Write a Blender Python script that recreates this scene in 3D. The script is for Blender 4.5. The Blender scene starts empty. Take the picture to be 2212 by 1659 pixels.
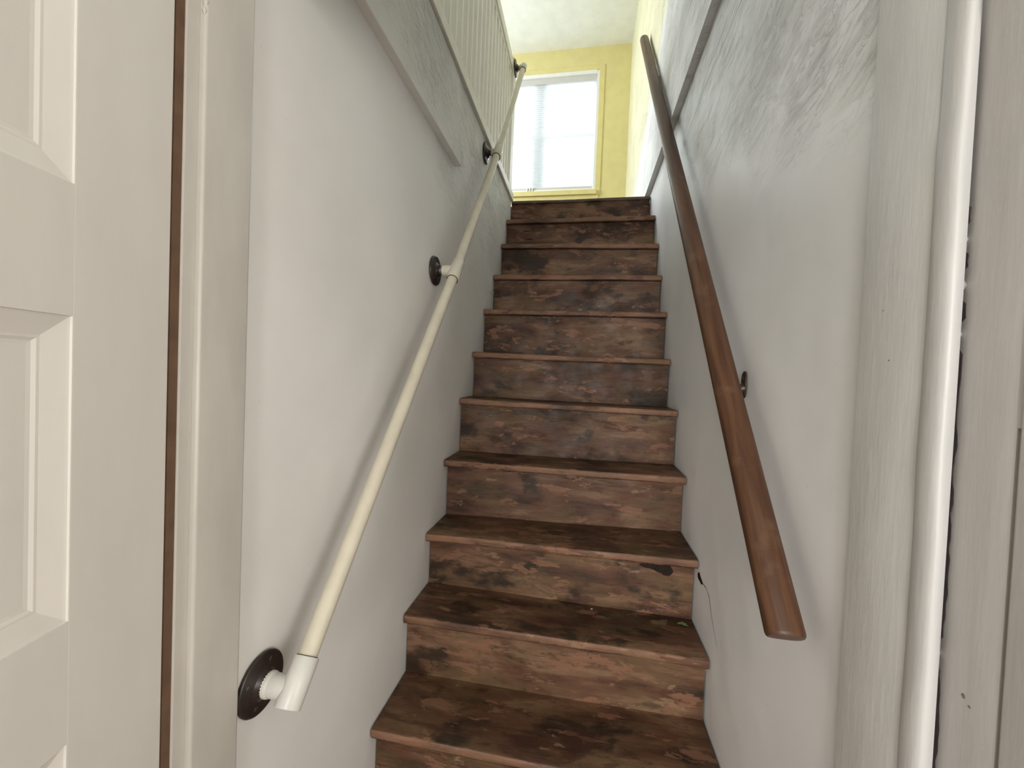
import bpy, bmesh, math, random
from mathutils import Vector, Matrix, noise

# ---------------------------------------------------------------- camera / world / lights
ZO = 1.385                     # eye height above the lower floor; everything below is laid out about the eye and lifted by ZO
S = bpy.context.scene
C = S.collection
F_PX, YAW, PITCH, ROLL = 877.2, -0.1728, -0.0234, 0.0403
fw = Vector((math.sin(YAW)*math.cos(PITCH), math.cos(YAW)*math.cos(PITCH), math.sin(PITCH)))
r0 = Vector((math.cos(YAW), -math.sin(YAW), 0)); u0 = r0.cross(fw)
cr, sr = math.cos(ROLL), math.sin(ROLL)
rt = cr*r0 + sr*u0; up = -sr*r0 + cr*u0
cam_d = bpy.data.cameras.new('camera'); cam = bpy.data.objects.new('camera', cam_d); C.objects.link(cam)
cam_d.sensor_fit = 'HORIZONTAL'; cam_d.sensor_width = 36.0; cam_d.lens = 36.0*F_PX/2212.0
cam_d.clip_start = 0.02; cam_d.clip_end = 60
m3 = Matrix((rt, up, -fw)).transposed()
cam.matrix_world = Matrix.Translation((0, 0, ZO)) @ m3.to_4x4()
S.camera = cam

w = bpy.data.worlds.new('World'); S.world = w; w.use_nodes = True
w.node_tree.nodes['Background'].inputs[0].default_value = (0.80, 0.90, 1.0, 1)
w.node_tree.nodes['Background'].inputs[1].default_value = 0.6

def area_light(name, loc, aim, sx, sy, energy, col):
    d = bpy.data.lights.new(name, 'AREA'); d.shape = 'RECTANGLE'; d.size = sx; d.size_y = sy
    d.energy = energy; d.color = col
    o = bpy.data.objects.new(name, d); C.objects.link(o)
    o.location = (loc[0], loc[1], loc[2]+ZO)
    o.rotation_euler = Vector(aim).to_track_quat('-Z', 'Y').to_euler()
    return o
area_light('window_daylight', (-0.58, 6.60, 2.95), (0, -1, -0.18), 2.2, 1.8, 130, (0.86, 0.93, 1.0))
area_light('room_side_fill', (1.90, -0.95, 0.10), (-1, 0.25, 0.0), 1.3, 1.4, 14, (1.0, 0.97, 0.935))  # added fill at the unseen side of the room, brightens the door
area_light('room_rear_fill', (-0.25, -2.75, 0.05), (0.05, 1, 0.05), 1.5, 1.3, 52, (1.0, 0.985, 0.965))  # added fill behind the camera, lightens risers and stairwell walls
area_light('hall_fill', (-2.62, 3.10, 2.30), (1, -0.25, -0.10), 1.4, 1.5, 62, (0.90, 0.96, 1.0))  # added fill in the unseen hall, carries most light into the stairwell
S.view_settings.view_transform = 'Standard'; S.view_settings.look = 'None'
S.view_settings.gamma = 1.0; S.view_settings.use_curve_mapping = False
S.view_settings.exposure = 1.15
S.cycles.use_denoising = True
S.cycles.max_bounces = 12; S.cycles.diffuse_bounces = 8; S.cycles.transparent_max_bounces = 16
S.cycles.sample_clamp_indirect = 6.0

XL, XR = -0.5156, 0.3744       # stairwell wall faces
XU = 0.345                     # face of the right wall above the upper floor
YB = 4.35                      # back wall
ZF = 1.155                     # upper floor
ZC = 3.43                      # upper ceiling
ZG = -1.385                    # lower floor
random.seed(4)

# ---------------------------------------------------------------- materials
def lin(c):
    return tuple((v/255/12.92 if v/255 <= .04045 else ((v/255+.055)/1.055)**2.4) for v in c) + (1,)

class NT:
    def __init__(s, name):
        s.m = bpy.data.materials.new(name); s.m.use_nodes = True
        s.t = s.m.node_tree; s.n = s.t.nodes; s.l = s.t.links
        s.b = s.n['Principled BSDF']; s.out = s.n['Material Output']
    def node(s, typ, **kw):
        n = s.n.new(typ)
        for k, v in kw.items(): setattr(n, k, v)
        return n
    def link(s, a, b): s.l.new(a, b)
    def pos(s, scale=(1, 1, 1), rot=(0, 0, 0), loc=(0, 0, 0)):
        g = s.node('ShaderNodeNewGeometry'); m = s.node('ShaderNodeMapping')
        m.inputs['Scale'].default_value = scale; m.inputs['Rotation'].default_value = rot; m.inputs['Location'].default_value = loc
        s.link(g.outputs['Position'], m.inputs['Vector']); return m.outputs[0]
    def along(s, scale, ang, loc=(0, 0, 0)):
        """coordinates with local y turned by ang in the y-z plane, then scaled"""
        g = s.node('ShaderNodeNewGeometry'); m = s.node('ShaderNodeMapping'); m.vector_type = 'TEXTURE'
        m.inputs['Scale'].default_value = tuple(1/v for v in scale); m.inputs['Rotation'].default_value = (ang, 0, 0); m.inputs['Location'].default_value = loc
        s.link(g.outputs['Position'], m.inputs['Vector']); return m.outputs[0]
    def noise(s, vec, scale, detail=6, rough=.55, dist=0.0):
        n = s.node('ShaderNodeTexNoise')
        n.inputs['Scale'].default_value = scale; n.inputs['Detail'].default_value = detail
        n.inputs['Roughness'].default_value = rough; n.inputs['Distortion'].default_value = dist
        s.link(vec, n.inputs['Vector']); return n.outputs['Fac']
    def ramp(s, fac, stops, interp='LINEAR'):
        r = s.node('ShaderNodeValToRGB'); e = r.color_ramp.elements; r.color_ramp.interpolation = interp
        e[0].position, e[0].color = stops[0]; e[1].position, e[1].color = stops[-1]
        for p, c in stops[1:-1]:
            k = e.new(p); k.color = c
        s.link(fac, r.inputs[0]); return r.outputs[0]
    def mix(s, fac, a, b, mode='MIX'):
        x = s.node('ShaderNodeMix', data_type='RGBA', blend_type=mode)
        for sock, v in ((x.inputs[0], fac), (x.inputs[6], a), (x.inputs[7], b)):
            if hasattr(v, 'is_linked'): s.link(v, sock)
            else: sock.default_value = v
        return x.outputs[2]
    def math(s, op, a, b=0.0, c=None):
        x = s.node('ShaderNodeMath', operation=op)
        for i, v in enumerate((a, b) if c is None else (a, b, c)):
            if hasattr(v, 'is_linked'): s.link(v, x.inputs[i])
            else: x.inputs[i].default_value = v
        return x.outputs[0]
    def sep(s):
        g = s.node('ShaderNodeNewGeometry'); x = s.node('ShaderNodeSeparateXYZ'); s.link(g.outputs['Position'], x.inputs[0])
        return x.outputs
    def bump(s, h, strength, dist, prev=None):
        b = s.node('ShaderNodeBump'); b.inputs['Strength'].default_value = strength; b.inputs['Distance'].default_value = dist
        s.link(h, b.inputs['Height'])
        if prev is not None: s.link(prev, b.inputs['Normal'])
        return b.outputs[0]
    def set(s, col=None, rough=None, normal=None, metal=None, spec=None):
        for key, v in (('Base Color', col), ('Roughness', rough), ('Normal', normal), ('Metallic', metal), ('Specular IOR Level', spec)):
            if v is None: continue
            if hasattr(v, 'is_linked'): s.link(v, s.b.inputs[key])
            else: s.b.inputs[key].default_value = v
        return s.m
def lerp(a, b, t): return a+(b-a)*t
BLK, WHT = (0, 0, 0, 1), (1, 1, 1, 1)

def painted(name, col, rough=.45, bump=.15, var=.04, spec=.5):
    """thick brushed paint on wood or metal"""
    t = NT(name)
    n = t.noise(t.pos((1, 1, .25)), 22, 5)
    c2 = tuple(max(0, v*(1-2.5*var)) for v in col[:3])+(1,)
    base = t.ramp(n, [(.3, c2), (.65, col)])
    f = t.noise(t.pos((1, 1, .08)), 160, 3)
    nb = t.bump(n, bump, .003); nb = t.bump(f, bump*.5, .0012, nb)
    return t.set(base, rough, nb, spec=spec)

def plaster(name, col, side):
    """old painted plaster: smooth where it is low, rough and flaking higher up"""
    t = NT(name); X = t.sep(); y, z = X[1], X[2]
    wob = t.noise(t.pos((1, 1, 1)), 3.0, 4)
    if side == 'right':      # ragged line above which the old coat is rough
        v = t.math('SUBTRACT', z, t.math('MULTIPLY_ADD', y, .42, .08+ZO-.04))
    elif side == 'left':
        v = t.math('SUBTRACT', t.math('MULTIPLY_ADD', y, .45, z), 1.22+ZO)
    else:
        v = t.math('SUBTRACT', z, -9.0)
    v = t.math('ADD', v, t.math('MULTIPLY', t.math('SUBTRACT', wob, .5), .45))
    mr = t.node('ShaderNodeMapRange'); mr.inputs[1].default_value = -.05; mr.inputs[2].default_value = .22
    t.link(v, mr.inputs[0]); mask = mr.outputs[0]
    ang = -.22
    patch = t.ramp(t.noise(t.pos(loc=(2, 2, 2)), 5.0, 4), [(.40, (.25, .25, .25, 1)), (.60, WHT)])
    mask = t.math('MULTIPLY', mask, patch)
    stroke = t.noise(t.along((1, 2.2, 7), ang), 4.2, 10, .66, 1.1)
    ridge = t.ramp(stroke, [(.34, BLK), (.45, (.42, .42, .42, 1)), (.53, (.56, .56, .56, 1)), (.64, WHT)])
    flake = t.ramp(t.noise(t.along((1, 2.6, 6), ang, (1, 1, 1)), 6.5, 9, .64, 1.6), [(.42, BLK), (.46, WHT)])
    soft = t.noise(t.pos((1, 1, 1)), 2.2, 3)
    fine = t.noise(t.pos((1, 1, 1)), 55, 4)
    h = t.math('MULTIPLY', t.math('MULTIPLY_ADD', flake, .45, ridge), mask)
    nb = t.bump(soft, .35, .03)
    nb = t.bump(fine, .10, .0015, nb)
    nb = t.bump(h, .75, .0068, nb)
    tint = t.noise(t.pos((1, 1, 1)), 1.6, 5)
    c2 = (col[0]*.90, col[1]*.90, col[2]*.89, 1)
    base = t.ramp(tint, [(.35, c2), (.6, col)])
    grime = t.ramp(t.noise(t.pos((1, 1, 1), loc=(3, 1, 7)), 75, 2), [(.73, BLK), (.77, WHT)])
    base = t.mix(t.math('MULTIPLY', grime, .16), base, (.30, .27, .24, 1))
    return t, base, nb

WHITE = (.745, .735, .715, 1)
def mk_plaster(name, side, col=WHITE, rough=.58):
    t, b, n = plaster(name, col, side); return t.set(b, rough, n)
M_WL = mk_plaster('left plaster', 'left')
M_WR = mk_plaster('right plaster', 'right', (.77, .775, .78, 1), .44)
# upper right wall: yellow paint fading in ragged strokes to bare white
def upper_right():
    t, b, n = plaster('upper right plaster', (.76, .76, .76, 1), 'right')
    X = t.sep()
    v = t.math('ADD', t.math('MULTIPLY', X[1], .30), X[2])
    v = t.math('ADD', v, t.math('MULTIPLY', t.math('SUBTRACT', t.noise(t.pos((1, 2.5, .5)), 4, 6), .5), .7))
    mr = t.node('ShaderNodeMapRange'); mr.inputs[1].default_value = 2.52+ZO; mr.inputs[2].default_value = 2.78+ZO
    t.link(v, mr.inputs[0])
    return t.set(t.mix(mr.outputs[0], b, (.70, .67, .46, 1)), .6, n)
M_WRU = upper_right()
def flat_wall(name, col, rough=.6, b=.12):
    t = NT(name); n = t.noise(t.pos(), 9, 5); c2 = tuple(v*.93 for v in col[:3])+(1,)
    return t.set(t.ramp(n, [(.35, c2), (.65, col)]), rough, t.bump(t.noise(t.pos(), 70, 4), b, .002))
M_YEL = flat_wall('yellow wall paint', (.76, .68, .32, 1))
M_CEIL = flat_wall('ceiling paint', (.80, .81, .75, 1), .7, .2)
M_ROOM = flat_wall('room paint', (.68, .66, .62, 1))
M_HALL = flat_wall('darkened hall paint', (.27, .25, .21, 1))  # unseen hall walls, darkened to cut bounce onto the balusters
M_TRIM = painted('jamb paint', (.53, .505, .465, 1), .30, .22)
M_TRIMR = painted('right jamb paint', (.60, .595, .585, 1), .5, .45, spec=.35)
M_BEAD = painted('bead paint', (.50, .495, .485, 1), .42, .5, spec=.4)
M_CASE = painted('casing paint', (.47, .455, .44, 1), .5, .35, spec=.3)
M_DOOR = painted('door paint', (.69, .665, .63, 1), .42, .06, .02)
M_BAL = painted('balustrade paint', (.80, .78, .71, 1), .4, .1)
M_WIN = painted('window vinyl', (.86, .86, .84, 1), .35, .03, .01)
M_GREY = painted('blind rail', (.62, .61, .59, 1), .4, .03, .01)
M_SILL = flat_wall('yellow sill paint', (.76, .67, .30, 1), .45)
M_PIPE = painted('cream pipe', (.60, .555, .45, 1), .38, .06, .05)
M_TEE = painted('white fitting', (.62, .615, .58, 1), .35, .05, .03)
M_TEE2 = painted('cream fitting', (.60, .57, .48, 1), .36, .05, .03)
def simple(name, col, rough=.5, metal=0.0, bump=.0, sc=60):
    t = NT(name)
    n = t.noise(t.pos(), sc, 5)
    c2 = tuple(v*.7 for v in col[:3])+(1,)
    return t.set(t.ramp(n, [(.35, c2), (.65, col)]), rough, t.bump(n, bump, .001) if bump else None, metal)
M_FLG = simple('dark flange paint', (.026, .017, .015, 1), .30, 0, .3)
M_NIP = simple('steel nipple', (.24, .24, .25, 1), .38, .9)
M_SCREW = simple('screw head', (.16, .15, .15, 1), .35, .8)
M_BRK = simple('bronze bracket', (.055, .038, .028, 1), .38, .5, .2)
M_GAP = simple('bare jamb wood', (.135, .075, .042, 1), .8, 0, .4, 25)
M_DARK = simple('crack shadow dirt', (.030, .022, .017, 1), .95)
M_DARK.node_tree.nodes['Principled BSDF'].inputs['Specular IOR Level'].default_value = .05
M_GAP_SHADE = simple('gap shade paint', (.075, .060, .062, 1), .9)  # dark colour painted in for the shade of the narrow gap
M_NICK = simple('old paint nick', (.20, .17, .15, 1), .9)
M_CRACK = simple('hairline crack', (.34, .33, .32, 1), .95)
M_LEAF = simple('leaf green', (.22, .36, .13, 1), .6)
M_CHIP = simple('paint chip', (.70, .66, .55, 1), .6)
M_LINO = simple('lower floor boards', (.20, .13, .08, 1), .5)
M_LAND = simple('landing boards', (.11, .07, .045, 1), .5)

def stair_wood(name, tone=1.0, edge=False):
    t = NT(name)
    big = t.noise(t.pos((.75, 2.4, 2.6)), 3.6, 8, .62, .25)
    def c(r, g, b): return tuple(v*tone for v in lin((r, g, b))[:3])+(1,)
    if edge:
        base = t.ramp(big, [(.34, c(96, 68, 52)), (.46, c(142, 104, 82)), (.58, c(164, 122, 96)), (.68, c(112, 86, 62))])
    else:
        base = t.ramp(big, [(.33, c(42, 30, 21)), (.42, c(80, 55, 38)), (.49, c(110, 74, 54)), (.55, c(122, 88, 64)), (.62, c(150, 116, 88)), (.69, c(92, 70, 52))])
    # olive worn patches, dark stains
    olive = t.ramp(t.noise(t.pos((1, 2.2, 2.6), loc=(5, 2, 1)), 4.2, 6, .6, .2), [(.50, BLK), (.58, WHT)])
    base = t.mix(t.math('MULTIPLY', olive, .15 if edge else .34), base, c(128, 108, 72))
    stain = t.ramp(t.noise(t.pos((1, 1.6, 1.6), loc=(1, 8, 3)), 5.5, 6, .62, .2), [(.53, BLK), (.62, WHT)])
    base = t.mix(t.math('MULTIPLY', stain, .25 if edge else .85), base, c(50, 36, 23))
    # flakes of older red-brown paint with crisp edges
    fl = t.noise(t.pos((.75, 2.0, 2.0), loc=(2, 4, 6)), 8.0, 9, .66, .25)
    m1 = t.ramp(fl, [(.575, BLK), (.59, WHT)])
    base = t.mix(t.math('MULTIPLY', m1, .8), base, c(158, 114, 88))
    m2 = t.ramp(t.noise(t.pos((.6, 1.9, 1.9), loc=(9, 4, 2)), 5.5, 9, .66, .3), [(.58, BLK), (.60, WHT)])
    base = t.mix(t.math('MULTIPLY', m2, .6), base, c(84, 48, 34))
    m3 = t.ramp(t.noise(t.pos((.7, 1.8, 1.8), loc=(7, 7, 2)), 13, 7, .66, .2), [(.63, BLK), (.65, WHT)])
    base = t.mix(t.math('MULTIPLY', m3, .55), base, c(176, 146, 112))
    grain = t.noise(t.pos((2.0, 26, 26)), 5, 5, .6)
    base = t.mix(.55, base, t.ramp(grain, [(.25, (.55, .55, .55, 1)), (.6, (1.12, 1.12, 1.12, 1))]), 'MULTIPLY')
    speck = t.ramp(t.noise(t.pos(loc=(4, 4, 4)), 120, 2), [(.70, WHT), (.76, (.35, .33, .3, 1))])
    base = t.mix(1.0, base, speck, 'MULTIPLY')
    nb = t.bump(grain, .25, .002); nb = t.bump(m1, .35, .0015, nb); nb = t.bump(m2, .35, -.0012, nb)
    rg = t.ramp(t.noise(t.pos(), 11, 4), [(.3, (.45, .45, .45, 1)), (.7, (.72, .72, .72, 1))])
    return t.set(base, rg, nb, spec=.35)
M_TREAD = stair_wood('worn tread paint', .56)
M_RISER = stair_wood('worn riser paint', .60)
M_NOSE = stair_wood('bare tread edge', .62, True)

def rail_wood():
    t = NT('varnished rail wood')
    g = t.noise(t.along((14, .9, 14), .881), 5, 6, .6, .3)
    base = t.ramp(g, [(.28, lin((58, 35, 22))), (.5, lin((78, 50, 32))), (.72, lin((96, 67, 46)))])
    worn = t.ramp(t.noise(t.pos((2, 2, 2), loc=(1, 1, 5)), 5, 6, .6), [(.6, BLK), (.72, WHT)])
    base = t.mix(t.math('MULTIPLY', worn, .35), base, lin((120, 96, 72)))
    return t.set(base, .46, t.bump(g, .12, .001), spec=.4)
M_RAIL = rail_wood()

def slat_mat():
    t = NT('blind slat vinyl'); t.n.remove(t.b)
    d = t.node('ShaderNodeBsdfDiffuse'); d.inputs[0].default_value = (.86, .87, .88, 1)
    tr = t.node('ShaderNodeBsdfTranslucent'); tr.inputs[0].default_value = (.84, .87, .90, 1)
    mx = t.node('ShaderNodeMixShader'); mx.inputs[0].default_value = .38
    t.link(d.outputs[0], mx.inputs[1]); t.link(tr.outputs[0], mx.inputs[2]); t.link(mx.outputs[0], t.out.inputs[0])
    return t.m
M_SLAT = slat_mat()
def glass_mat():
    t = NT('window glass'); t.n.remove(t.b)
    a = t.node('ShaderNodeBsdfTransparent'); a.inputs[0].default_value = (.94, .96, .95, 1)
    g = t.node('ShaderNodeBsdfGlossy'); g.inputs['Roughness'].default_value = .03
    f = t.node('ShaderNodeFresnel'); f.inputs[0].default_value = 1.45
    mx = t.node('ShaderNodeMixShader'); t.link(f.outputs[0], mx.inputs[0])
    t.link(a.outputs[0], mx.inputs[1]); t.link(g.outputs[0], mx.inputs[2]); t.link(mx.outputs[0], t.out.inputs[0])
    return t.m
M_GLASS = glass_mat()

# ---------------------------------------------------------------- mesh helpers
class MB:
    def __init__(s): s.v = []; s.f = []; s.mi = []
    def add(s, vs, fs, mi=0):
        o = len(s.v); s.v += [tuple(v) for v in vs]
        for f in fs: s.f.append(tuple(i+o for i in f)); s.mi.append(mi)
        return s
    def box(s, x0, x1, y0, y1, z0, z1, mi=0):
        v = [(x, y, z) for z in (z0, z1) for y in (y0, y1) for x in (x0, x1)]
        return s.add(v, [(0, 2, 3, 1), (4, 5, 7, 6), (0, 1, 5, 4), (2, 6, 7, 3), (0, 4, 6, 2), (1, 3, 7, 5)], mi)
    def loft(s, rings, closed=True, cap=True, mi=0):
        n = len(rings[0]); vs = [p for r in rings for p in r]; fs = []
        for i in range(len(rings)-1):
            for j in range(n if closed else n-1):
                k = (j+1) % n
                fs.append((i*n+j, i*n+k, (i+1)*n+k, (i+1)*n+j))
        if cap: fs.append(tuple(range(n-1, -1, -1))); fs.append(tuple((len(rings)-1)*n+j for j in range(n)))
        return s.add(vs, fs, mi)
    def lathe(s, p, axis, prof, n=24, mi=0, cap=True):
        """prof: list of (distance along axis, radius)"""
        p = Vector(p); a = Vector(axis).normalized()
        e = a.orthogonal().normalized(); g = a.cross(e)
        rings = [[p + a*d + (e*math.cos(2*math.pi*k/n) + g*math.sin(2*math.pi*k/n))*r for k in range(n)] for d, r in prof]
        return s.loft(rings, True, cap, mi)
    def tube(s, p0, p1, r, n=24, mi=0, lip=.0):
        p0, p1 = Vector(p0), Vector(p1); L = (p1-p0).length
        return s.lathe(p0, p1-p0, [(0, r), (L, r)], n, mi)
    def build(s, name, mats, parent=None, smooth=None, bevel=0.0, seg=2, origin=None):
        if not isinstance(mats, (list, tuple)): mats = [mats]
        xs, ys, zs = zip(*s.v)
        if origin is None: origin = ((min(xs)+max(xs))/2, (min(ys)+max(ys))/2, min(zs))
        ox, oy, oz = origin
        me = bpy.data.meshes.new(name)
        me.from_pydata([(x-ox, y-oy, z-oz) for x, y, z in s.v], [], s.f)
        for m in mats: me.materials.append(m)
        for p, i in zip(me.polygons, s.mi): p.material_index = i
        bm = bmesh.new(); bm.from_mesh(me)
        bmesh.ops.recalc_face_normals(bm, faces=bm.faces)
        if bevel:
            ed = [e for e in bm.edges if len(e.link_faces) == 2 and e.calc_face_angle(0) > .6]
            bmesh.ops.bevel(bm, geom=ed, offset=bevel, segments=seg, affect='EDGES', profile=.6, clamp_overlap=True)
        bm.to_mesh(me); bm.free()
        if smooth:
            for p in me.polygons: p.use_smooth = True
            me.set_sharp_from_angle(angle=math.radians(smooth))
        o = bpy.data.objects.new(name, me); C.objects.link(o)
        o.location = (ox, oy, oz+ZO)
        if parent is not None:
            o.parent = parent; o.location = Vector(o.location) - ABS[parent.name]
        ABS[o.name] = Vector((ox, oy, oz+ZO))
        return o
ABS = {}
def empty(name, loc, label, cat, group=None):
    o = bpy.data.objects.new(name, None); C.objects.link(o); o.empty_display_size = .05
    o.location = (loc[0], loc[1], loc[2]+ZO); ABS[o.name] = Vector(o.location)
    return tag(o, label, cat, group)
def tag(o, label, cat=None, group=None):
    o['label'] = label
    if cat: o['category'] = cat
    if group: o['group'] = group
    return o
def struct(o, label=None):
    o['kind'] = 'structure'
    if label: o['label'] = label
    return o

# ---------------------------------------------------------------- room shell
def relief(y, z, amp, k, y0, y1, z0, z1):
    e = max(0, min(y-y0, y1-y, z-z0, z1-z, .04))/.04
    d = noise.noise(Vector((3.1, y*2.3, z*2.3)))*.5 + noise.noise(Vector((7.7, y*7, z*5)))*.25*(.3+k) + noise.noise(Vector((1.7, y*11+z*3, z*34)))*.22*k + noise.noise(Vector((5.7, y*25, z*60)))*.09*k
    return amp*(d-.75)*e-.0003
def wall_grid(name, mat, X, face, y0, y1, z0, z1, thick, amp, label, step=.0125, rough=None):
    """a plaster wall facing +-x with a hand-trowelled, slightly wavy face; solid behind"""
    ny = int((y1-y0)/step)+1; nz = int((z1-z0)/step)+1
    mb = MB(); vs = []
    for j in range(nz+1):
        for i in range(ny+1):
            y = y0+(y1-y0)*i/ny; z = z0+(z1-z0)*j/nz
            k = rough(y, z) if rough else .3
            vs.append((X + face*relief(y, z, amp, k, y0, y1, z0, z1), y, z))
    n1 = ny+1
    fs = [(j*n1+i, j*n1+i+1, (j+1)*n1+i+1, (j+1)*n1+i) for j in range(nz) for i in range(ny)]
    b = X - face*thick; o = len(vs)
    # back and rim
    vs += [(b, y0, z0), (b, y1, z0), (b, y1, z1), (b, y0, z1)]
    fs.append((o, o+3, o+2, o+1))
    fs.append(tuple(range(0, n1)) + (o+1, o)); fs.append(tuple(nz*n1+i for i in range(n1)) + (o+2, o+3))
    fs.append(tuple(j*n1 for j in range(nz+1)) + (o+3, o)); fs.append(tuple(j*n1+ny for j in range(nz+1)) + (o+2, o+1))
    mb.add(vs, fs)
    return struct(mb.build(name, mat, smooth=50), label)

rk_r = lambda y, z: max(0, min(1, (z-(.08+.42*y))/.2))
rk_l = lambda y, z: max(0, min(1, (z+.45*y-1.2)/.2))
surf_r = lambda y, z: XR - relief(y, z, .005, rk_r(y, z), .628, YB, ZG, 1.200)
surf_l = lambda y, z: XL + relief(y, z, .004, rk_l(y, z), .545, 2.64, ZG, 1.132)
wl = wall_grid('wall_left', M_WL, XL, 1, .545, 2.64, ZG, 1.132, .14, .004, 'white plaster stair wall on the left beneath the railing', rough=rk_l)
wr = wall_grid('wall_right', M_WR, XR, -1, .628, YB, ZG, 1.200, .16, .005, 'white rough plaster stair wall on the right', rough=rk_r)
wu = wall_grid('wall_right_upper', M_WRU, XU, -1, .55, YB, 1.200, ZC, .19, .005, 'pale yellow and white upper wall overhanging the right stair wall', rough=lambda y, z: .8)

# dropped plaster band along the left wall, ending part way
mb = MB()
mb.loft([[(XL-.004, yy, .787), (XL+.022, yy, .787), (XL+.021, yy, .80), (XL+.013, yy, .95), (XL+.003, yy, 1.132), (XL-.004, yy, 1.132)] for yy in [.545+.0967*q for q in range(11)]])
struct(mb.build('trim_1', M_WL, bevel=.003), 'plaster band with a shadowed lower lip high on the left wall')

# back wall around the window opening
WX0, WX1, WZ0, WZ1 = -1.175, .030, 1.955, 3.185
mb = MB()
mb.box(-2.7, WX0, YB, YB+.16, ZF-.1, ZC); mb.box(WX1, XU+.19, YB, YB+.16, ZF-.1, ZC)
mb.box(WX0, WX1, YB, YB+.16, ZF-.1, WZ0); mb.box(WX0, WX1, YB, YB+.16, WZ1, ZC)
struct(mb.build('wall_back', M_YEL), 'yellow wall at the top of the stairs around the window')
mb = MB(); mb.box(-2.7, XU+.19, -2.9, YB+.16, ZC, ZC+.1)
ceil = struct(mb.build('ceiling', M_CEIL), 'white ceiling above the upper landing')
# upper floor: hall on the left, landing ahead, over the lower room
mb = MB(); mb.box(-2.7, XL-.14, .545, 2.70, ZF-.16, ZF)
mb.box(-2.7, XR, 2.777, YB, ZF-.16, ZF)
mb.box(-2.7, XL-.14, 2.70, 2.777, ZF-.16, ZF)
struct(mb.build('floor_upper', M_LAND), 'dark boards of the upper landing')
mb = MB(); mb.box(-2.0, 2.0, -2.9, .45, 1.02, ZF)
struct(mb.build('ceiling_lower', M_CEIL), 'white ceiling of the lower room behind the doorway')
mb = MB(); mb.box(-2.85, -2.7, -.1, YB+.16, ZF-.16, ZC)
struct(mb.build('wall_hall', M_HALL), 'unseen wall of the upper hall, darkened to cut bounce')
mb = MB(); mb.box(-2.7, XU+.19, .40, .545, ZF, ZC)
struct(mb.build('wall_front_upper', M_HALL), 'unseen wall over the doorway, darkened to cut bounce')
mb = MB(); mb.box(XL-.14, XR+.16, 2.80, 2.88, ZG, ZF-.16); mb.box(XL-.14, XL-.001, 2.642, 2.80, ZG, ZF-.16)  # added out of view to stop light leaking behind the stairs
struct(mb.build('leak_block_under_landing', M_ROOM), 'unseen added wall blocking light leaks under the landing')
# lower room
mb = MB(); mb.box(-2.0, 2.0, -2.9, 2.95, ZG-.1, ZG)
struct(mb.build('floor', M_LINO), 'brown floor at the foot of the stairs')
mb = MB(); mb.box(-2.1, -2.0, -2.9, .545, ZG, ZF); struct(mb.build('wall_room_left', M_ROOM), 'left wall of the lower room')
mb = MB(); mb.box(2.0, 2.1, -2.9, .62, ZG, ZF); struct(mb.build('wall_room_right', M_ROOM), 'right wall of the lower room')
mb = MB(); mb.box(-2.1, 2.1, -3.0, -2.9, ZG, ZF); struct(mb.build('wall_room_back', M_ROOM), 'rear wall of the lower room')
mb = MB(); mb.box(-2.0, XL-.10, .47, .545, ZG, ZF); mb.box(XR+.105, 2.0, .512, .62, ZG, ZF); mb.box(XR+.011, XR+.105, .524, .62, ZG, .70); mb.box(XL-.10, XR+.105, .47, .545, .70, ZF)
struct(mb.build('wall_doorway', M_ROOM), 'wall around the stair doorway')

# ---------------------------------------------------------------- left jamb, gap and door
j = MB()
# rebate strip beside the door, then the stop standing proud up to the stair wall
j.box(XL-.10, XL-.001, .4450, .464, ZG, .70)
lj = struct(j.build('trim_2', M_TRIM, bevel=.0015), 'beige painted left door jamb')
s_ = MB(); s_.box(XL-.02, XL+.0075, .4635, .544, ZG, .70)
so = s_.build('door_stop', M_TRIM, lj, bevel=.0045, seg=3, smooth=40)
g = MB(); g.box(XL-.060, XL-.0035, .4340, .4449, ZG, .70)
g.build('bare_edge', M_GAP, lj)['label'] = 'strip of bare brown wood in the hinge gap'
# beads of thick paint and a chip on the stop edge
for (y, z, ry, rz) in ((.4655, .475, .004, .010), (.464, .462, .003, .006), (.4655, .36, .002, .05)):
    b = MB(); b.lathe((XL+.0045, y, z-rz), (0, 0, 1), [(0, .0005), (rz*.5, ry*.7), (rz, ry), (rz*1.5, ry*.7), (rz*2, .0005)], 10)
    b.build('paint_drip', M_TRIM, lj, smooth=60)
# header
mb = MB(); mb.box(XL-.10, XR+.105, .43, .60, .66, .70)
struct(mb.build('trim_3', M_TRIM, bevel=.003), 'painted head jamb over the doorway')

# door: hinged at the left jamb, opened towards the viewer
DA = math.radians(-11.94); dd = Vector((math.sin(DA), math.cos(DA), 0)); dn = Vector((dd.y, -dd.x, 0))   # dn faces the camera side
hinge = Vector((XL-.004, .4325, 0)); DW = .80; DT = .035
def dpt(a, z, o=0.0):
    p = hinge - dd*a + dn*o; return (p.x, p.y, z)
DZ0, DZ1 = ZG+.012, .645
panels = [(.168, .480), (-.264, .040), (-.694, -.390), (-1.124, -.820)]
A0, A1 = .116, DW-.116
door = MB()
zs = sorted({DZ0, DZ1} | {v for p in panels for v in p})
ins = .030; dep = .0095
def quad(mbx, a0, a1, z0, z1, o=0.0): mbx.add([dpt(a0, z0, o), dpt(a1, z0, o), dpt(a1, z1, o), dpt(a0, z1, o)], [(0, 1, 2, 3)])
dr = bpy.data.objects.new('door_1', None); C.objects.link(dr); dr.location = (hinge.x, hinge.y, DZ0+ZO); ABS['door_1'] = Vector(dr.location)
dr['kind'] = 'structure'; dr['label'] = 'white panelled door standing open at the left edge'
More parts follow.
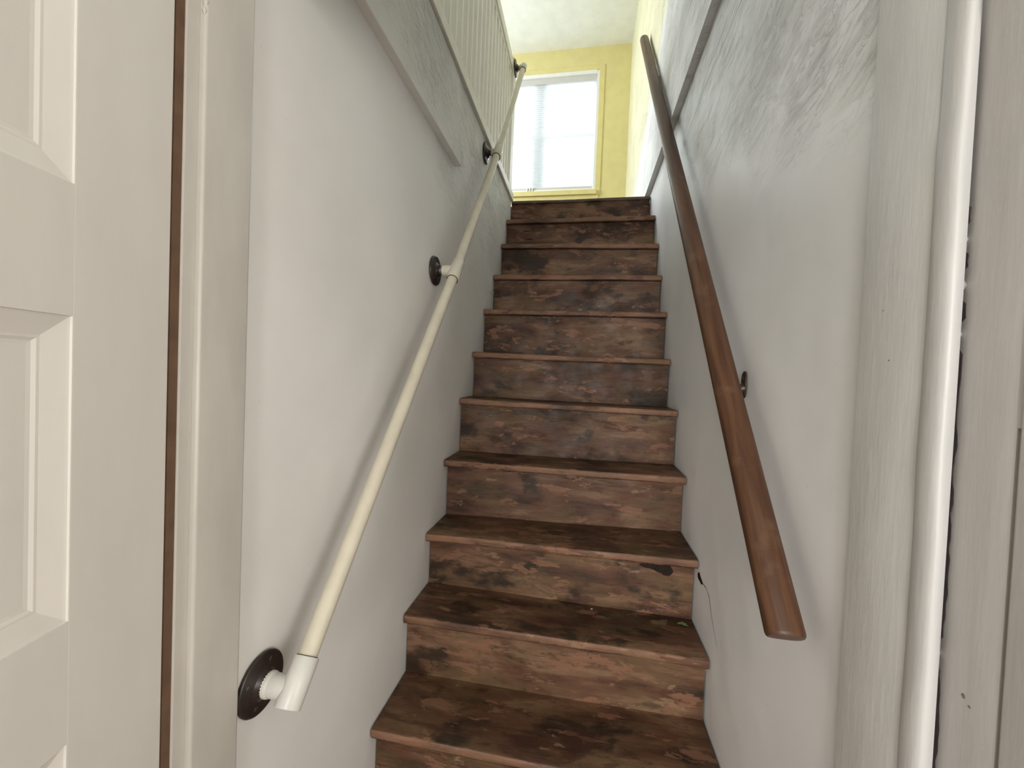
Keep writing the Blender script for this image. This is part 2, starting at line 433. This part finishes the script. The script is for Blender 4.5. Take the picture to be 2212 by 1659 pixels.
def dbox(a0, a1, z0, z1, name, o0=-DT, o1=0.0, bev=.0012):
    m = MB(); v = [dpt(a, z, o) for z in (z0, z1) for o in (o0, o1) for a in (a0, a1)]
    m.add(v, [(0, 2, 3, 1), (4, 5, 7, 6), (0, 1, 5, 4), (2, 6, 7, 3), (0, 4, 6, 2), (1, 3, 7, 5)])
    return m.build(name, M_DOOR, dr, bevel=bev)
dbox(0, A0, DZ0, DZ1, 'stile'); dbox(A1, DW, DZ0, DZ1, 'stile')
rails = [(DZ0, panels[3][0]), (panels[3][1], panels[2][0]), (panels[2][1], panels[1][0]), (panels[1][1], panels[0][0]), (panels[0][1], DZ1)]
for z0, z1 in rails: dbox(A0-.0005, A1+.0005, z0, z1, 'rail', bev=0)
for z0, z1 in panels:
    m = MB()
    # moulded sticking: step, ogee slope, then recessed field
    prof = [(0, 0), (.0008, -.0018), (.0030, -.0026), (.021, -.0082), (.0235, -.0084), (.0265, -.0100), (.030, -.0104)]
    rings = []
    for w_, o in prof:
        rings.append([dpt(A0+w_, z0+w_, o), dpt(A1-w_, z0+w_, o), dpt(A1-w_, z1-w_, o), dpt(A0+w_, z1-w_, o)])
    m.loft(rings, True, False)
    n4 = len(m.v); m.f.append((n4-4, n4-3, n4-2, n4-1)); m.mi.append(0)
    bk = [dpt(A0, z0, -DT+.004), dpt(A1, z0, -DT+.004), dpt(A1, z1, -DT+.004), dpt(A0, z1, -DT+.004)]
    m.add(bk, [(3, 2, 1, 0)])
    m.f += [(0, n4, n4+1, 1), (1, n4+1, n4+2, 2), (2, n4+2, n4+3, 3), (3, n4+3, n4, 0)]; m.mi += [0]*4
    m.build('panel', M_DOOR, dr)
for z in (.50, -.9):      # hinges in the gap
    m = MB(); m.tube((XL-.010, .437, z), (XL-.010, .437, z+.09), .0035, 12); m.build('hinge', M_TRIM, dr, smooth=40)

# ---------------------------------------------------------------- right jamb and casing
jb = MB(); jb.box(XR-.0035, XR+.010, .512, .634, ZG, .70)
rj = struct(jb.build('trim_4', M_TRIMR, bevel=.003, smooth=40), 'painted right door jamb with chipped beaded edge')
# bead: an upright half-round with lumpy old paint
rings = []
nz = 60
for k in range(nz+1):
    z = -1.3 + 1.95*k/nz
    jx = noise.noise(Vector((z*9, 2, 1)))*.0016; jy = noise.noise(Vector((z*6, 5, 1)))*.0012
    big = .0016 if z < .27 else 0.0
    ring = []
    for a in range(13):
        t = math.pi*a/12
        ring.append((XR+.0010 - (.0075+big)*math.sin(t)**.6 + jx, .508 - .0160*math.cos(t) + jy, z))
    ring.append((XR+.009, .5235, z)); ring.append((XR+.009, .4960, z))
    rings.append(ring)
m = MB(); m.loft(rings); m.build('bead', M_BEAD, rj, smooth=60)
# recess behind the bead and the flat casing beyond it
# rebate strip the closed door would meet, with gap shade painted dark in its corner and a worn groove
cs = MB(); cs.box(XR+.0140, XR+.10, .4405, .5135, ZG, .70)
c1 = struct(cs.build('trim_5', M_CASE, bevel=.0015, seg=2, smooth=40), 'flat painted rebate strip beside the dark gap of the right jamb')
cs = MB(); cs.box(XR+.0125, XR+.10, .395, .4365, ZG, .70)
c2 = struct(cs.build('trim_6', M_CASE, bevel=.003, seg=3, smooth=40), 'outer jamb edge at the right picture border')
cs = MB(); cs.box(XR+.0175, XR+.09, .4360, .4410, ZG, -.03); cs.build('groove_bottom', M_NICK, c1)
cs = MB(); cs.box(XR+.0142, XR+.09, .4360, .4410, -.03, .70); cs.build('groove_filler', M_CASE, c1)
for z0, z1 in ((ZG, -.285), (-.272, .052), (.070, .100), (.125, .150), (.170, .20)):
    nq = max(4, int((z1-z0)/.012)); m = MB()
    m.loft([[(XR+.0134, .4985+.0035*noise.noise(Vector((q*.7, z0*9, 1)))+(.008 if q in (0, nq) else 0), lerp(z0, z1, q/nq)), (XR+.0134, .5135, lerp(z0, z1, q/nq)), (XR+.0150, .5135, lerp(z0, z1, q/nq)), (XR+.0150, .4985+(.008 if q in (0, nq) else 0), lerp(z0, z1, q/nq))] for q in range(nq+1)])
    m.build('gap_shade', M_GAP_SHADE, c1)['label'] = 'dark strip painted as gap shade beside the bead'
# paint bridging the gap, dark stubs
for (z, dz) in ((-.279, .004), (.061, .006), (.112, .010), (.160, .006)):
    m = MB(); m.lathe((XR+.003, .503, z), (1, .1, 0), [(0, .0015), (.004, dz*.6+.002), (.010, dz*.4+.0015), (.012, .001)], 8)
    m.build('paint_bridge', M_CASE, rj, smooth=60)
def blot(parent, X, pts, mat, name, face, h=.0006, r=.003):
    for y, z, ry, rz in pts:
        m = MB(); n = 14; rg = []
        for q in (1.0, .7):
            rg.append([(X + face*(h if q < 1 else -.0004), y + ry*q*math.cos(2*math.pi*k/n)*(1+.35*noise.noise(Vector((k*1.3, y*50, z*50)))), z + rz*q*math.sin(2*math.pi*k/n)*(1+.35*noise.noise(Vector((k*1.7, z*50, y*50))))) for k in range(n)])
        m.loft(rg); m.build(name, mat, parent)
blot(c1, XR+.014, [(.4733, -.303, .0026, .0030), (.4665, -.309, .0022, .0016)], M_NICK, 'nick', -1, .0003)
blot(rj, XR-.0035, [(.575, .036, .0010, .0012), (.590, .100, .0008, .0012)], M_NICK, 'nick', -1)

# ---------------------------------------------------------------- staircase
NO = [  # nosing line of each step: y left, z left, y right, z right, overhang of the nosing
 (.800, -1.172, .805, -1.170, .035),
 (.985, -.960, .985, -.955, .035),
 (1.170, -.7576, 1.175, -.7613, .033),
 (1.333, -.5663, 1.3227, -.5496, .046),
 (1.4949, -.3393, 1.513, -.3392, .050),
 (1.6693, -.1098, 1.6969, -.1165, .028),
 (1.8462, .0988, 1.8758, .0950, .040),
 (2.0252, .3297, 2.0108, .3227, .034),
 (2.2136, .5507, 2.1919, .5406, .034),
 (2.3883, .7781, 2.3385, .7507, .034),
 (2.5108, .9670, 2.4995, .9667, .034),
 (2.6533, 1.1421, 2.7468, 1.1845, .014)]
TH = .027
st = empty('staircase', (-.07, 1.7, ZG), 'steep wooden staircase with worn brown paint climbing between two white walls', 'staircase')
NX = 48
for k, (yl, zl, yr, zr, ov) in enumerate(NO):
    last = k == len(NO)-1
    mb = MB(); rings = []
    if last: b_l, b_r = yl+.09, yr+.0
    else:
        nk = NO[k+1]; b_l, b_r = nk[0]+nk[4]+.012, nk[2]+nk[4]+.012
    if last: b_l = b_r = 2.775
    th = .020 if last else TH
    for i in range(NX+1):
        t = i/NX; x = lerp(XL+.0005, XR-.0005, t)
        y = lerp(yl, yr, t); z = lerp(zl, zr, t); yb = lerp(b_l, b_r, t)
        wv = noise.noise(Vector((x*6, k*3.7, 0)))*.0022 + noise.noise(Vector((x*23, k*3.7, 4)))*.0012
        zz = z + noise.noise(Vector((x*3, k*2.1, 9)))*.0018
        dish = -.003*math.sin(math.pi*t)**2
        y += wv; r = .007
        pr = [(yb, zz-th), (y+r*.6, zz-th), (y+.0015, zz-th+.004), (y, zz-th+.009), (y, zz-r), (y+.0020, zz-.002+dish*.3), (y+r, zz+dish*.5), (y+.05, zz+dish), (yb, zz+dish*.4)]
        rings.append([(x, a, c) for a, c in pr])
    n = len(rings[0]); mb.loft(rings)
    # front edge faces carry bare wood
    for q in range(NX):
        for jx in (2, 3, 4): mb.mi[q*n+jx] = 1
    mb.build('tread', [M_TREAD, M_LAND if last else M_NOSE], st, smooth=50)
    # riser under this nosing
    pz = NO[k-1] if k else (0, ZG, 0, ZG, 0)
    mb = MB(); rings = []
    for i in range(NX//2+1):
        t = i/(NX//2); x = lerp(XL+.0005, XR-.0005, t); y = lerp(yl, yr, t)+ov + noise.noise(Vector((x*4, k*5.1, 2)))*.0012
        z0 = lerp(pz[1], pz[3], t)-.004; z1 = lerp(zl, zr, t)-th+.001
        rings.append([(x, y, z0), (x, y, z0+(z1-z0)*.5), (x, y, z1), (x, y+.011, z1), (x, y+.011, z0)])
    mb.loft(rings); ro = mb.build('riser', M_RISER, st, smooth=30)
# gouges and a rotted corner in the risers
def riser_mark(k, pts, mat, name, parent=st):
    yl, zl, yr, zr, ov = NO[k]
    for x, z, rx, rz in pts:
        t = (x-XL)/(XR-XL); y = lerp(yl, yr, t)+ov; n = 16
        rg = []
        for q, o in ((1.0, .0015), (.75, -.0012)):
            rg.append([(x+rx*q*math.cos(2*math.pi*a/n)*(1+.45*noise.noise(Vector((a*1.1, x*40, z*40)))), y+o, z+rz*q*math.sin(2*math.pi*a/n)*(1+.45*noise.noise(Vector((a*1.5, z*50, x*40))))) for a in range(n)])
        m = MB(); m.loft(rg); m.build(name, mat, parent)
riser_mark(10, [(-.368, .853, .026, .004), (-.388, .902, .028, .003), (-.466, .836, .004, .004), (-.485, .823, .004, .003)], M_DARK, 'gouge')
riser_mark(3, [(.262, -.597, .060, .020), (.285, -.610, .036, .022), (.222, -.590, .05, .008)], M_DARK, 'rotted_patch')

# broken plaster and crack by the third step
def crack(parent, X, face, pts, w0, name='crack', mat=None):
    m = MB(); rings = []
    for i, (y, z) in enumerate(pts):
        a = pts[max(0, i-1)]; b = pts[min(len(pts)-1, i+1)]
        d = Vector((0, b[0]-a[0], b[1]-a[1])).normalized(); nn = Vector((0, -d.z, d.y))
        wd = w0*(1-i/(len(pts)-1)*.85)*(.7+.6*random.random())
        p = Vector(((surf_r if face < 0 else surf_l)(y, z), y, z))
        rings.append([p+nn*wd+Vector((face*-.004, 0, 0)), p+nn*wd+Vector((face*.0003, 0, 0)), p-nn*wd+Vector((face*.0003, 0, 0)), p-nn*wd+Vector((face*-.004, 0, 0))])
    m.loft(rings); return m.build(name, mat or M_CRACK, parent)
def wiggle(p, n, amp, seed):
    out = []
    for i in range(len(p)-1):
        for q in range(n):
            t = q/n; y = lerp(p[i][0], p[i+1][0], t); z = lerp(p[i][1], p[i+1][1], t)
            out.append((y+amp*noise.noise(Vector((y*40, z*40, seed))), z+amp*noise.noise(Vector((y*40, z*40, seed+5)))))
    return out+[p[-1]]
crack(wr, XR, -1, wiggle([(1.295, -.602), (1.257, -.597), (1.218, -.6074), (1.191, -.6445), (1.162, -.672), (1.135, -.695)], 3, .004, 1), .0017, mat=M_DARK)
blot(wr, surf_r(1.31, -.60), [(1.320, -.598, .018, .013), (1.300, -.602, .016, .009)], M_DARK, 'plaster_hole', -1, .0016)
crack(wr, XR, -1, wiggle([(1.16, 1.035), (1.29, 1.036), (1.42, 1.040), (1.55, 1.040), (1.70, 1.020), (1.89, .995)], 5, .008, 2), .0009)
crack(wr, XR, -1, wiggle([(1.95, .93), (2.10, .985), (2.2, 1.04)], 4, .01, 3), .0010)
crack(wl, XL, 1, wiggle([(1.54, 1.03), (1.63, .985), (1.72, .952), (1.84, .955), (1.98, .93), (2.1, .86)], 7, .020, 8), .0007)
crack(wl, XL, 1, wiggle([(1.30, .97), (1.42, .955), (1.56, .90)], 5, .012, 9), .0006)
m = MB()
for y0, y1 in ((2.55, 2.80), (2.86, 2.98), (3.02, 3.10)): m.box(-.105, -.099, y0, y1, ZC-.0012, ZC+.004)
m.build('ceiling_crack', M_DARK, ceil)

# ---------------------------------------------------------------- cream pipe handrail on the left wall
ph = empty('pipe_handrail', (XL+.06, .594, -.60), 'cream plastic pipe handrail with white tees and dark round wall flanges', 'handrail')
FL = [((.594, -.537), .066), ((1.3276, .3434), .0745), ((1.9436, 1.0713), .060), ((2.6003, 1.9606), .052)]
AX = [Vector((XL+o, y, z)) for (y, z), o in FL]
TR, PR = .0212, .0167
for i, (p, ((y, z), off)) in enumerate(zip(AX, FL)):
    d0 = (AX[i]-AX[i-1]).normalized() if i else (AX[1]-AX[0]).normalized()
    d1 = (AX[i+1]-AX[i]).normalized() if i < 3 else d0
    d = (d0+d1).normalized()
    a, b = (-.026, .046) if i == 0 else ((-.048, .048) if i < 3 else (-.040, .026))
    m = MB(); m.lathe(p, d, [(a, TR-.004), (a, TR-.0008), (a+.0012, TR), (b-.0012, TR), (b, TR-.0008), (b, PR)], 32)
    tee = m.build('tee', M_TEE if i == 0 else M_TEE2, ph, smooth=40)
    # branch socket towards the wall
    br0 = .0295 if i else .020
    m = MB(); m.lathe((XL+off-.010, y, z), (-1, 0, 0), [(0, .0185), (off-.010-br0-.001, .0185), (off-.010-br0, .0175)], 28)
    m.build('branch_socket', M_TEE if i == 0 else M_TEE2, tee, smooth=40)
    if i == 0:
        m = MB(); m.lathe((XL+.012, y, z), (1, 0, 0), [(0, .0205)] + [(.001+.002*q+.001*(q % 2), .0205 - .0008*(q % 2)) for q in range(6)] + [(.014, .019)], 28)
        m.build('threaded_bush', M_TEE, tee, smooth=30)
    # flange plate with hub, nipple and screws
    m = MB(); m.lathe((XL+.0005, y, z), (1, 0, 0), [(0, .0492), (.0030, .0496), (.0055, .0484), (.0065, .046), (.0075, .028), (.0105, .0225), (.0180, .0200), (.0190, .0185), (.0190, .012)], 40)
    fl = m.build('flange', M_FLG, ph, smooth=50)
    m = MB(); m.tube((XL+.016, y, z), (XL+off-.012, y, z), .0132, 20); m.build('nipple', (M_TEE, M_NIP, M_FLG, M_NIP)[i], fl, smooth=40)
    for q in range(4):
        an = math.pi/4+q*math.pi/2 + (.35 if i == 0 else .1)
        m = MB(); m.lathe((XL+.0062, y+.0355*math.cos(an), z+.0355*math.sin(an)), (1, 0, 0), [(0, .0042), (.0012, .0040), (.0020, .0024), (.0021, .0003)], 12)
        m.build('screw', M_SCREW, fl, smooth=50)
for i in range(3):
    d = (AX[i+1]-AX[i]).normalized()
    m = MB(); m.tube(AX[i]+d*.020, AX[i+1]-d*.020, PR, 32); m.build('pipe', M_PIPE, ph, smooth=40)
    q0 = .0463 if i == 0 else .0482
    m = MB(); m.tube(AX[i]+d*q0, AX[i]+d*(q0+.0009), PR+.0012, 32); m.build('joint_line', M_GAP, ph, smooth=40)
    m = MB(); m.tube(AX[i+1]-d*(.0488 if i < 2 else .0408), AX[i+1]-d*(.048 if i < 2 else .0400), PR+.0030, 32)
    m.build('joint_line', M_GAP, ph, smooth=40)

# ---------------------------------------------------------------- varnished handrail on the right wall
RA, RB = Vector((.3244, .6813, -.3875)), Vector((.309, 2.935, 2.335))
wh = empty('wood_handrail', (.32, .68, -.45), 'varnished brown wooden handrail on bronze brackets along the right wall', 'handrail')
ax = (RB-RA).normalized(); sx_ = Vector((1, 0, 0)); sx_ = (sx_-ax*sx_.dot(ax)).normalized(); sz_ = sx_.cross(ax)
if sz_.z < 0: sz_ = -sz_
prof = []
for k in range(28):
    a = 2*math.pi*k/28; c_, s2 = math.cos(a), math.sin(a)
    px = .0275*math.copysign(abs(c_)**.85, c_); pz = (.024 if s2 > 0 else .019)*math.copysign(abs(s2)**(.9 if s2 > 0 else .55), s2)
    prof.append((px, pz))
rings = []
L = (RB-RA).length
for d, sc in [(0, .90), (.0025, .975), (.006, 1.0)] + [(L*q/40, 1.0) for q in range(1, 40)] + [(L-.016, 1.0), (L-.008, .95), (L-.003, .82), (L, .55)]:
    rings.append([RA+ax*d+sx_*(p[0]*sc)+sz_*(p[1]*sc) for p in prof])
m = MB(); m.loft(rings); m.build('rail', M_RAIL, wh, smooth=50)
def bracket(yw, X):
    t = (yw-RA.y)/(RB.y-RA.y); rp = RA.lerp(RB, t) - sz_*.019; wz = rp.z-.030
    e = empty_part('bracket', (X, yw, wz), wh)
    m = MB(); rg = []
    for d, s_ in ((-.0010, 1), (.0030, 1), (.0050, .8)):
        rg.append([(X-d, yw+.0125*s_*math.cos(2*math.pi*k/24), wz+.032*s_*math.sin(2*math.pi*k/24)) for k in range(24)])
    m.loft(rg); m.build('wall_plate', M_BRK, e, smooth=50)
    pts = [Vector((X-.003, yw, wz-.008)), Vector((X-.018, yw, wz-.012)), Vector((X-.034, yw, wz-.004)), Vector((lerp(X, rp.x, .88), rp.y, rp.z-.010)), Vector((rp.x, rp.y, rp.z-.0005))]
    m = MB(); rg = []
    for i, p in enumerate(pts):
        dv = (pts[min(i+1, 4)]-pts[max(i-1, 0)]).normalized(); e1 = Vector((0, 1, 0)); e2 = dv.cross(e1).normalized()
        rr = (.012, .0085, .0075, .0075, .010)[i]
        rg.append([p+(e1*math.cos(2*math.pi*k/14)+e2*math.sin(2*math.pi*k/14))*rr for k in range(14)])
    m.loft(rg); m.build('arm', M_BRK, e, smooth=60)
    m = MB(); m.loft([[rp+ax*a+sx_*b-sz_*o for a, b in ((-.030, -.010), (.030, -.010), (.030, .010), (-.030, .010))] for o in (.0035, -.001)])
    m.build('saddle', M_BRK, e, bevel=.001)
    for q in (-.012, .012):
        m = MB(); m.lathe((X-.0035, yw, wz+.016 if q > 0 else wz-.024), (-1, 0, 0), [(0, .0035), (.002, .003), (.003, .001)], 10); m.build('screw', M_SCREW, e, smooth=50)
    # strap across the rail underside
def empty_part(name, loc, parent):
    o = bpy.data.objects.new(name, None); C.objects.link(o); o.empty_display_size = .03
    a = Vector((loc[0], loc[1], loc[2]+ZO)); o.parent = parent; o.location = a-ABS[parent.name]; ABS[o.name] = a
    return o
bracket(1.035, XR); bracket(2.43, XU)

# ---------------------------------------------------------------- balustrade of the upper hall
bl = empty('balustrade', (XL-.03, 1.6, ZF), 'white railing with thin square balusters and newel along the upper hall', 'railing')
m = MB(); m.box(XL-.06, XL+.014, .545, 2.645, 1.133, 1.180); m.build('shoe_rail', M_BAL, bl, bevel=.003)
m = MB(); m.box(XL-.058, XL-.002, .545, 2.60, 1.915, 1.978); m.build('top_rail', M_BAL, bl, bevel=.006)
m = MB(); m.box(XL-.046, XL-.012, .545, 2.60, 1.895, 1.9155); m.build('fillet', M_BAL, bl)
m = MB(); m.box(XL-.075, XL-.0005, 2.560, 2.644, 1.158, 2.005); m.build('newel_post', M_BAL, bl, bevel=.004)
m = MB(); m.box(-.011, .011, -.0105, .0105, 1.178, 1.8965)
b0 = m.build('baluster', M_BAL, bl, bevel=.002, seg=1, origin=(0, 0, 1.178))
base = Vector(b0.location)
y = .60; first = True
while y < 2.56:
    o = b0 if first else b0.copy()
    if not first: C.objects.link(o); o.parent = bl
    o.location = Vector((XL-.026, y, 1.178+ZO)) - ABS['balustrade']
    first = False; y += .0683
b0.data.transform(Matrix.Diagonal((1.45, 1, 1, 1)))

# ---------------------------------------------------------------- window
wn = bpy.data.objects.new('window_1', None); C.objects.link(wn); wn.location = ((WX0+WX1)/2, YB+.08, WZ0+ZO); ABS['window_1'] = Vector(wn.location)
wn['kind'] = 'structure'; wn['label'] = 'bright white-framed sash window in the yellow wall behind a blind'
def wb(name, mat, *a, bev=.003): m = MB(); m.box(*a); return m.build(name, mat, wn, bevel=bev)
f_ = .022
wb('frame', M_WIN, WX1-f_, WX1+.004, YB-.004, YB+.15, WZ0, WZ1); wb('frame', M_WIN, WX0-.004, WX0+f_, YB-.004, YB+.15, WZ0, WZ1)
wb('frame', M_WIN, WX0+f_, WX1-f_, YB-.006, YB+.15, WZ1-.030, WZ1+.006)
wb('frame', M_WIN, WX0+f_, WX1-f_, YB+.0, YB+.15, WZ0-.002, WZ0+.024)
XM = -.578; zm = 2.545
wb('mullion', M_WIN, XM-.032, XM+.032, YB+.085, YB+.145, WZ0+.024, WZ1-.030)
for a, b in ((WX0+f_, XM-.032), (XM+.032, WX1-f_)):
    for z0, z1, yy in ((zm-.005, WZ1-.030, .118), (WZ0+.024, zm+.028, .092)):
        s_ = empty_part('sash', ((a+b)/2, YB+yy, z0), wn)
        def sb(*q):
            m = MB(); m.box(*q); m.build('sash_bar', M_WIN, s_, bevel=.002)
        sb(a, a+.035, YB+yy-.012, YB+yy+.012, z0, z1); sb(b-.035, b, YB+yy-.012, YB+yy+.012, z0, z1)
        sb(a+.035, b-.035, YB+yy-.012, YB+yy+.012, z0, z0+.036); sb(a+.035, b-.035, YB+yy-.012, YB+yy+.012, z1-.036, z1)
        m = MB(); m.box(a+.033, b-.033, YB+yy-.002, YB+yy+.002, z0+.034, z1-.034); m.build('pane', M_GLASS, s_)
wb('stool', M_SILL, WX0-.03, WX1+.02, YB-.030, YB+.002, WZ0-.050, WZ0-.002)
wb('apron', M_SILL, WX0-.03, WX1+.035, YB-.010, YB+.002, WZ0-.100, WZ0-.051)
for a, b in ((WX1+.004, WX1+.055), (WX0-.055, WX0-.004)): wb('casing', M_SILL, a, b, YB-.007, YB+.002, WZ0-.05, WZ1+.05)
wb('casing', M_SILL, WX0-.055, WX1+.055, YB-.0072, YB+.002, WZ1+.006, WZ1+.055)

bd = empty('window_blind', (XM, YB+.03, WZ0), 'white slatted blind lowered over the bright window', 'blind')
bx0, bx1 = WX0+f_+.006, WX1-f_-.005
m = MB(); m.box(bx0, bx1, YB+.010, YB+.050, WZ1-.088, WZ1-.031); m.build('head_rail', M_GREY, bd, bevel=.003)
m = MB(); m.box(bx0, bx1, YB+.014, YB+.042, WZ0+.030, WZ0+.052); m.build('bottom_rail', M_GREY, bd, bevel=.003)
ztop, zbot = WZ1-.100, WZ0+.066; ns = 50
m = MB(); w_ = .0125; tilt = math.radians(63)
for sgn in (1,):
    rg = []
    for x in (bx0+.004, bx1-.004):
        ring = []
        for off in (.0004, -.0004):
            pts = []
            for q in (-1, -.33, .33, 1):
                u_ = q*w_; v_ = .0022*(1-q*q)+off
                pts.append((x, u_*math.cos(tilt)-v_*math.sin(tilt), u_*math.sin(tilt)+v_*math.cos(tilt)))
            ring += pts if off > 0 else pts[::-1]
        rg.append(ring)
    m.loft(rg)
sl = m.build('slat', M_SLAT, bd, smooth=60, origin=(0, 0, 0))
for k in range(ns):
    o = sl if k == 0 else sl.copy()
    if k: C.objects.link(o); o.parent = bd
    o.location = Vector((0, YB+.029, lerp(ztop, zbot, k/(ns-1))+ZO)) - ABS['window_blind']
for x in (bx0+.18, XM, bx1-.18):
    m = MB(); m.tube((x, YB+.0235, zbot-.02), (x, YB+.0235, ztop+.03), .0009, 6); m.build('cord', M_WIN, bd)
m = MB()
for dx in (-.028, 0, .027): m.lathe((-.648+dx, YB+.004, WZ0+.010), (0, 0, 1), [(0, .008), (.012, .013), (.030, .010), (.042, .003)], 12)
m.build('tassel', M_TEE, bd, smooth=50)

# ---------------------------------------------------------------- small things lying on the treads
def leaf(x, y, z):
    m = MB(); top = []; bot = []; n = 10
    for i in range(n+1):
        t = i/n; wd = .012*math.sin(math.pi*t)**.7*(1+.2*math.sin(t*17)); h = .004+.004*math.sin(t*4)
        for lst, dz in ((top, .0007), (bot, 0)):
            lst.append([(x-.018+.036*t, y-wd, z+h+dz), (x-.018+.036*t, y, z+h-.0015+dz), (x-.018+.036*t, y+wd*.8, z+h*.6+dz)])
    rg = [t_+b_[::-1] for t_, b_ in zip(top, bot)]
    m.loft(rg); return m.build('leaf', M_LEAF, smooth=60)
tag(leaf(.343, 1.335, -.7640), 'small curled green leaf lying on a tread beside the right wall', 'leaf')
def chip(x, y, z, r):
    m = MB(); n = 7
    m.loft([[(x+r*s_*math.cos(2*math.pi*k/n)*(1+.3*math.sin(k*2.1)), y+r*s_*math.sin(2*math.pi*k/n)*(1+.3*math.cos(k*1.7)), z+h) for k in range(n)] for h, s_ in ((0, 1), (r*.5, .9), (r*.8, .5))])
    return m.build('paint_chip', M_CHIP)
tag(chip(.1618, 1.522, -.5590, .0032), 'tiny pale paint chip on the tread above the rotted riser corner', 'paint chip')
tag(chip(.0606, 1.350, -.7618, .0034), 'tiny pale paint chip on the tread with the green leaf', 'paint chip')
